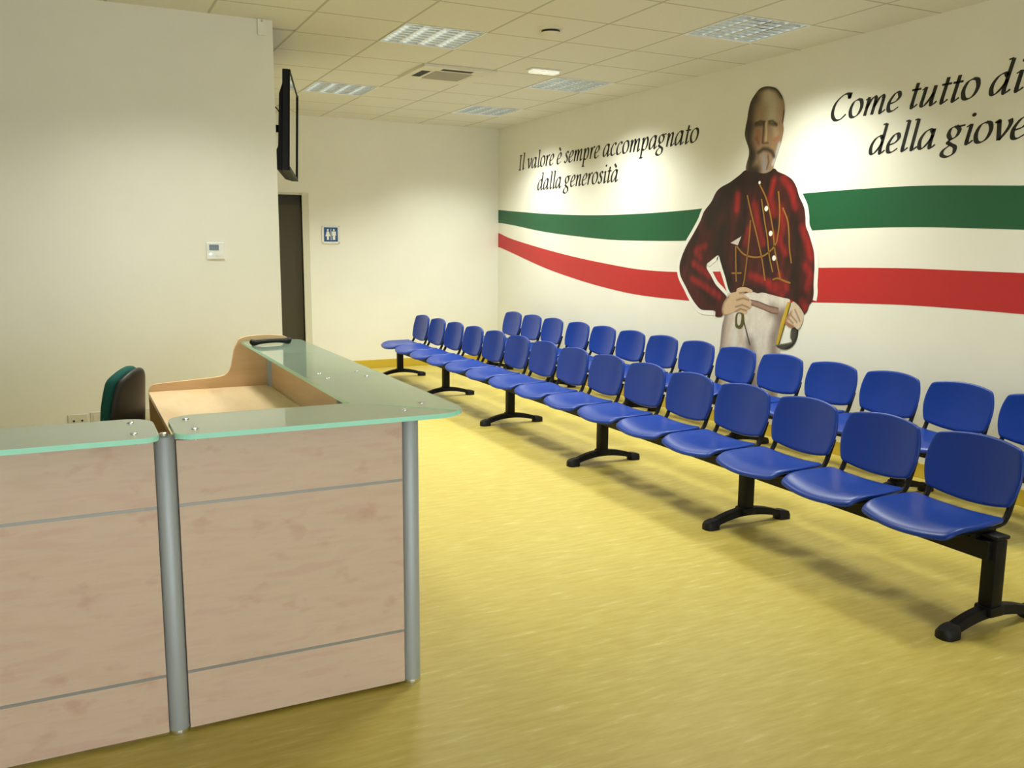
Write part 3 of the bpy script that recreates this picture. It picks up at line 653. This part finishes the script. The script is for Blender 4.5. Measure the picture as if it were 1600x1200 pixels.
def seat_fn(a, b):
    r = 0.32; u = a * math.sqrt(1 - r * b * b / 2); v = b * math.sqrt(1 - r * a * a / 2) / 0.95
    x = -0.248 + 0.182 * u + (-0.022 * (1 - b * b) if a < 0 else 0) * (-a)
    z = 0.434 - 0.022 * (1 - b * b) * (1 - 0.3 * a * a) + 0.004 * a
    if a < -0.45: z -= 0.030 * ((-0.45 - a) / 0.55) ** 2
    return (x, 0.226 * v, z), (0, 0, 1)
def back_fn(a, b):                                   # a: bottom -1 .. top 1, b across
    r = 0.50; u = a * math.sqrt(1 - r * b * b / 2); v = b * math.sqrt(1 - r * a * a / 2)
    z = 0.584 + 0.145 * u + (0.012 * v * v if a < 0 else -0.006 * v * v) * abs(a)
    x = 0.024 - 0.21 * (0.729 - z) - 0.036 * v * v + 0.010 * (1 - u * u)
    return (x, 0.231 * v, z), (-0.97, 0, 0.25)

def chair_frame():
    f = MB()
    for s in (-1, 1):
        y = 0.192 * s
        f.tube(catmull([(-0.40, y, 0.392), (-0.20, y, 0.394), (-0.085, y, 0.398), (-0.045, y, 0.420), (-0.018, y, 0.480), (0.006, y, 0.545)], 5), 0.0125, 10, flat=1.0)
        f.box(-0.235, -0.115, y - 0.012, y + 0.012, 0.366, 0.394)
    f.box(-0.330, -0.312, -0.19, 0.19, 0.384, 0.398)
    f.box(-0.095, -0.080, -0.19, 0.19, 0.386, 0.400)
    return f

def leg_mesh():
    l = MB()
    l.box(-0.208, -0.142, -0.032, 0.032, 0.07, 0.372, 0.009)
    l.box(-0.214, -0.136, -0.038, 0.038, 0.372, 0.390, 0.008)
    l.box(-0.218, -0.132, -0.040, 0.040, 0.055, 0.098, 0.010)
    for s, x1 in ((-1, -0.415), (1, 0.095)):          # two arched arms of the foot
        prev = None; c = -0.175
        for k in range(11):
            t = k / 10; x = c + (x1 - c) * t; z = 0.074 - 0.052 * t ** 1.9; hw = 0.026 + 0.002 * t; hh = 0.021 - 0.005 * t
            cur = l.ring([(x, -hw, z - hh), (x, -hw * 0.72, z + hh), (x, hw * 0.72, z + hh), (x, hw, z - hh)])
            if prev: l.bridge(prev, cur)
            else: l.face(cur)
            prev = cur
        l.face(prev)
    return l
def glide_mesh():
    g = MB(); prev = None
    for k in range(9):
        t = k / 8; x = -0.045 + 0.090 * t; w = 0.038 * math.sqrt(max(0.12, 1 - (2 * t - 1) ** 4 * 0.86)); h = 0.052 - 0.026 * max(0, t - 0.3) ** 1.5
        cur = g.ring([(x, -w, 0.0), (x, -w, h * 0.55), (x, -w * 0.62, h), (x, w * 0.62, h), (x, w, h * 0.55), (x, w, 0.0)])
        if prev: g.bridge(prev, cur)
        else: g.face(cur)
        prev = cur
    g.face(prev)
    return g

PIT = 0.4957
proto = {}
def seating_row(name_label, x, y, slope, legs, count, gap_after=None, gap=0.0):
    row = thing('beam_seating', name_label, 'beam seating', (x, y, 0), -math.atan(slope), 'rows of blue beam seats')
    end = count * PIT + gap
    MB().box(-0.232, -0.172, -0.012, end + 0.012, 0.288, 0.366, 0.004).build('beam', M['black'], row)
    def put(key, make, m, name, parent, loc, rot=(0, 0, 0), smooth=SM, sub=0):
        if key not in proto:
            o = make().build(name, m, parent, loc, rot, smooth, sub); proto[key] = o
            return o
        o = proto[key].copy(); COL.objects.link(o); o.parent = parent; o.location = loc; o.rotation_euler = rot
        return o
    for ly in legs:
        lg = put('leg', leg_mesh, M['black'], 'leg', row, (0, ly, 0))
        put('glide', glide_mesh, M['rubber'], 'glide', lg, (0.085, 0, 0))
        put('glide', glide_mesh, M['rubber'], 'glide', lg, (-0.405, 0, 0), (0, 0, math.pi))
    for k in range(count):
        yy = PIT * (k + 0.5) + (gap if gap_after is not None and k >= gap_after else 0)
        ch = put('chair', chair_frame, M['black'], 'chair', row, (0, yy, 0))
        put('seat', lambda: shell(seat_fn, 10, 12, 0.026), M['blue'], 'seat', ch, (0, 0, 0), smooth=3.2, sub=2)
        put('back', lambda: shell(back_fn, 10, 12, 0.026), M['blue'], 'backrest', ch, (0, 0, 0), smooth=3.2, sub=2)
    return row
seating_row('front row of blue plastic seats on a black beam, standing nearest the desk', 3.3955, 2.185, 0.015, [0.0, 1.475, 2.99, 4.50, 6.01, 7.46], 15)
seating_row('rear row of blue plastic seats on a black beam, backing onto the striped wall', 4.6437, 2.222, 0.0055, [0.0, 1.49, 2.98, 4.46, 5.97, 7.50], 15, 12, 0.05)

# ------------------------------------------------------------------ reception desk
PY, PX0, PX1, GZ = 2.766, 0.219, 0.983, 0.955
def rounded(x0, x1, y0, y1, r):                       # radii: (x0y0, x1y0, x1y1, x0y1)
    P = []
    for (cx, cy, a0, rr) in ((x0 + r[0], y0 + r[0], 180, r[0]), (x1 - r[1], y0 + r[1], 270, r[1]), (x1 - r[2], y1 - r[2], 0, r[2]), (x0 + r[3], y1 - r[3], 90, r[3])):
        P += arc(cx, cy, rr, a0, a0 + 90, 7)
    return P
def glass_top(poly, parent, bolts, label=None):
    g = MB(); g.prism(poly, GZ, GZ + 0.015, 'z', 1)
    o = g.build('glass_top', [M['glass'], M['glass_edge']], parent)
    for bx, by in bolts:
        c = MB(); c.lathe([(0.010, GZ + 0.015), (0.010, GZ + 0.017), (0.007, GZ + 0.0185)], (bx, by, 0), 16)
        c.build('bolt', M['chrome'], o, smooth=SM)
        k = MB(); k.lathe([(0.016, GZ - 0.006), (0.016, GZ)], (bx, by, 0), 16); k.lathe([(0.007, GZ - 0.016), (0.007, GZ - 0.006)], (bx, by, 0), 10)
        k.build('standoff', M['chrome'], o, smooth=SM)
    if label: o['label'] = label
    return o
def post(x, y, parent):
    o = MB().lathe([(0.031, 0.014), (0.031, 0.934), (0.029, 0.937), (0.0, 0.937)], (x, y, 0), 32, cap=False).build('post', M['alu'], parent, smooth=SM)
    MB().lathe([(0.0318, 0.0), (0.0322, 0.008), (0.031, 0.014), (0.005, 0.014)], (x, y, 0), 28).build('foot_ring', M['chrome'], o, smooth=SM)
    MB().lathe([(0.012, 0.937), (0.012, 0.946), (0.008, 0.948)], (x, y, 0), 16).build('cap_screw', M['chrome'], o, smooth=SM)
    return o
def front_panel(x0, x1, parent):
    o = MB().box(x0, x1, 2.744, 2.769, 0.012, 0.925, 0.001).build('front_panel', M['wood'], parent)
    for z in (0.727, 0.197):
        MB().box(x0, x1, 2.7425, 2.745, z - 0.0045, z + 0.0045).build('inlay_strip', M['strip'], o)
    return o
def bracket(x0, x1, y0, y1, parent):
    MB().box(x0, x1, y0, y1, GZ - 0.007, GZ - 0.002).box((x0 + x1) / 2 - 0.012, (x0 + x1) / 2 + 0.012, 2.747, 2.767, 0.925, GZ - 0.007).build('bracket', M['strip'], parent)

dl = dc = thing('reception_desk', 'L-shaped maple reception desk with silver posts and green glass counter tops', 'reception desk', (0, 0, 0))
front_panel(-1.30, PX0 - 0.031, dl)
post(PX0, PY, dl)
glass_top(rounded(-1.32, 0.196, 2.595, 2.905, (0.02, 0.045, 0.085, 0.02)), dl, [(0.135, 2.84), (0.133, 2.67), (-1.2, 2.84), (-1.2, 2.67)])
bracket(0.02, 0.185, 2.66, 2.86, dl)
MB().box(-1.30, 0.185, 2.772, 3.36, 0.692, 0.717, 0.002).build('worktop', M['wood_top'], dl)
MB().box(-1.325, -1.30, 2.744, 3.36, 0.012, 0.692).build('side_panel', M['wood_in'], dl)

front_panel(PX0 + 0.031, PX1 - 0.031, dc)
YS, YE = 3.56, 5.045
for x, y in ((PX1, PY), (PX1, YS), (PX1, YE - 0.035)): post(x, y, dc)
XI, XO = 0.822, 1.145
glass_top(arc(0.238 + 0.05, 2.598 + 0.05, 0.05, 180, 270, 7) + arc(1.02, 2.72, 0.122, 270, 314, 6) + [(XI + 0.004, 2.906)] + arc(0.238 + 0.085, 2.906 - 0.085, 0.085, 90, 180, 7), dc,
          [(0.290, 2.835), (0.297, 2.672), (0.95, 2.712)])
glass_top([(XI + 0.002, 2.909)] + arc(1.022, 2.722, 0.122, 318, 360, 6) + [(XO, YS - 0.001), (XI, YS - 0.001)], dc, [(1.045, 2.81), (1.06, YS - 0.07), (0.90, YS - 0.07)])
glass_top([(XI, YS + 0.001), (XO, YS + 0.001), (XO - 0.002, 4.40), (XI, 4.40)], dc, [(1.06, YS + 0.07), (0.90, YS + 0.07)])
glass_top([(XI, 4.402), (XO - 0.002, 4.402)] + arc(XO - 0.062, YE - 0.07, 0.06, 0, 90, 5) + [(XI, YE - 0.01)], dc, [(1.05, 4.95), (0.90, 4.95)])
bracket(0.255, 0.315, 2.66, 2.86, dc); bracket(0.90, 0.965, 2.68, 2.80, dc)
b = MB()
for y in (YS - 0.07, YS + 0.07, 4.95): b.box(0.88, 1.08, y - 0.015, y + 0.015, GZ - 0.007, GZ - 0.002).box(0.972, 0.996, y - 0.012, y + 0.012, 0.925, GZ - 0.007)
b.build('bracket', M['strip'], dc)
MB().box(0.970, 0.995, PY + 0.031, YS - 0.031, 0.012, 0.925, 0.001).box(0.970, 0.995, YS + 0.031, YE - 0.066, 0.012, 0.925, 0.001).build('side_panel', M['wood_in'], dc)
MB().prism([(0.335, 0.012), (1.0, 0.012), (1.0, 0.93)] + [(1.075, 0.968), (1.085, 0.972)] + catmull([(1.075, 0.982), (1.046, 0.992), (0.958, 0.999), (0.854, 0.993), (0.810, 0.978)], 5)
           + catmull([(0.800, 0.955), (0.786, 0.927), (0.772, 0.860), (0.760, 0.820), (0.742, 0.795), (0.700, 0.777), (0.540, 0.766), (0.390, 0.757), (0.352, 0.748), (0.337, 0.722)], 5),
           YE, YE + 0.025, 'y').build('end_panel', M['wood_in'], dc)
MB().box(0.335, 0.968, 2.772, YE - 0.002, 0.692, 0.717, 0.002).build('worktop', M['wood_top'], dc)

t = thing('phone_handset', 'slim black handset lying on the far end of the glass counter', 'handset', (0.935, 4.79, GZ + 0.015), math.radians(12))
b = MB(); prev = None
for k in range(21):
    x = -0.115 + 0.23 * k / 20; e = abs(2 * k / 20 - 1); hz = 0.011 + 0.009 * e ** 3; z = 0.016 + 0.005 * (1 - e ** 2) - 0.005 * (e ** 3); w = 0.017 + 0.006 * e ** 3
    z = max(z, hz + 0.0005)
    q = 0.35 if k in (0, 20) else 1.0
    cur = b.ring([(x, w * q * math.cos(a), z + hz * q * math.sin(a)) for a in [2 * math.pi * j / 14 for j in range(14)]])
    if prev: b.bridge(prev, cur)
    else: b.face(cur)
    prev = cur
b.face(prev); b.build('handle', M['rubber'], t, smooth=3.2)

# ------------------------------------------------------------------ office chair behind the desk
t = thing('office_chair', 'swivel office chair with green backrest behind the desk', 'chair', (0.02, 4.45, 0), math.radians(156))
# chair space: +x is where the sitter faces... backrest at -x
def cback(th, hw, z0, z1, x0):
    def fn(a, b):
        r = 0.75; u = a * math.sqrt(1 - r * b * b / 2); v = b * math.sqrt(1 - r * a * a / 2)
        z = (z0 + z1) / 2 + (z1 - z0) / 2 * u
        x = x0 + 0.045 * v * v + 0.10 * (0.62 - z) * (1 if z < 0.62 else 0.55)
        return (x, hw * v, z), (1, 0, 0)
    return shell(fn, 10, 8, th)
cback(0.050, 0.172, 0.50, 0.950, -0.165).build('back_cushion', M['green_cloth'], t, smooth=3.2, subsurf=2)
cback(0.030, 0.180, 0.48, 0.942, -0.215).build('back_shell', M['shell'], t, smooth=3.2, subsurf=2)
def cseat(a, b):
    r = 0.6; u = a * math.sqrt(1 - r * b * b / 2); v = b * math.sqrt(1 - r * a * a / 2)
    return (0.055 + 0.225 * u, 0.23 * v, 0.465 - 0.012 * (1 - b * b) - (0.02 * a * a if a > 0 else 0)), (0, 0, 1)
shell(cseat, 8, 8, 0.06).build('seat', M['green_cloth'], t, smooth=3.2, subsurf=2)
MB().tube(catmull([(0.0, 0, 0.39), (-0.17, 0, 0.385), (-0.235, 0, 0.43), (-0.240, 0, 0.60)], 6), 0.022, 10).build('back_support', M['black'], t, smooth=3.2)
MB().lathe([(0.03, 0.09), (0.03, 0.25), (0.016, 0.25), (0.016, 0.385)], n=20).box(-0.10, 0.10, -0.09, 0.09, 0.383, 0.402).build('gas_column', M['black'], t, smooth=SM)
bs = MB()
for k in range(5):
    a = 2 * math.pi * k / 5 + 0.3
    bs.tube([(0.02 * math.cos(a), 0.02 * math.sin(a), 0.095), (0.16 * math.cos(a), 0.16 * math.sin(a), 0.088), (0.28 * math.cos(a), 0.28 * math.sin(a), 0.068)], [0.028, 0.022, 0.016], 10)
star = bs.build('star_base', M['black'], t, smooth=SM)
for k in range(5):
    a = 2 * math.pi * k / 5 + 0.3
    c = MB(); x, y = 0.28 * math.cos(a), 0.28 * math.sin(a)
    for s in (-1, 1): c.lathe([(0.018, s * 0.005), (0.026, s * 0.008), (0.026, s * 0.020), (0.018, s * 0.023)], (0, 0, 0.026), 16, 'y')
    c.lathe([(0.007, 0.03), (0.007, 0.062)], (0, 0, 0), 8)
    c.build('caster', M['rubber'], star, (x, y, 0), (0, 0, a), smooth=SM)
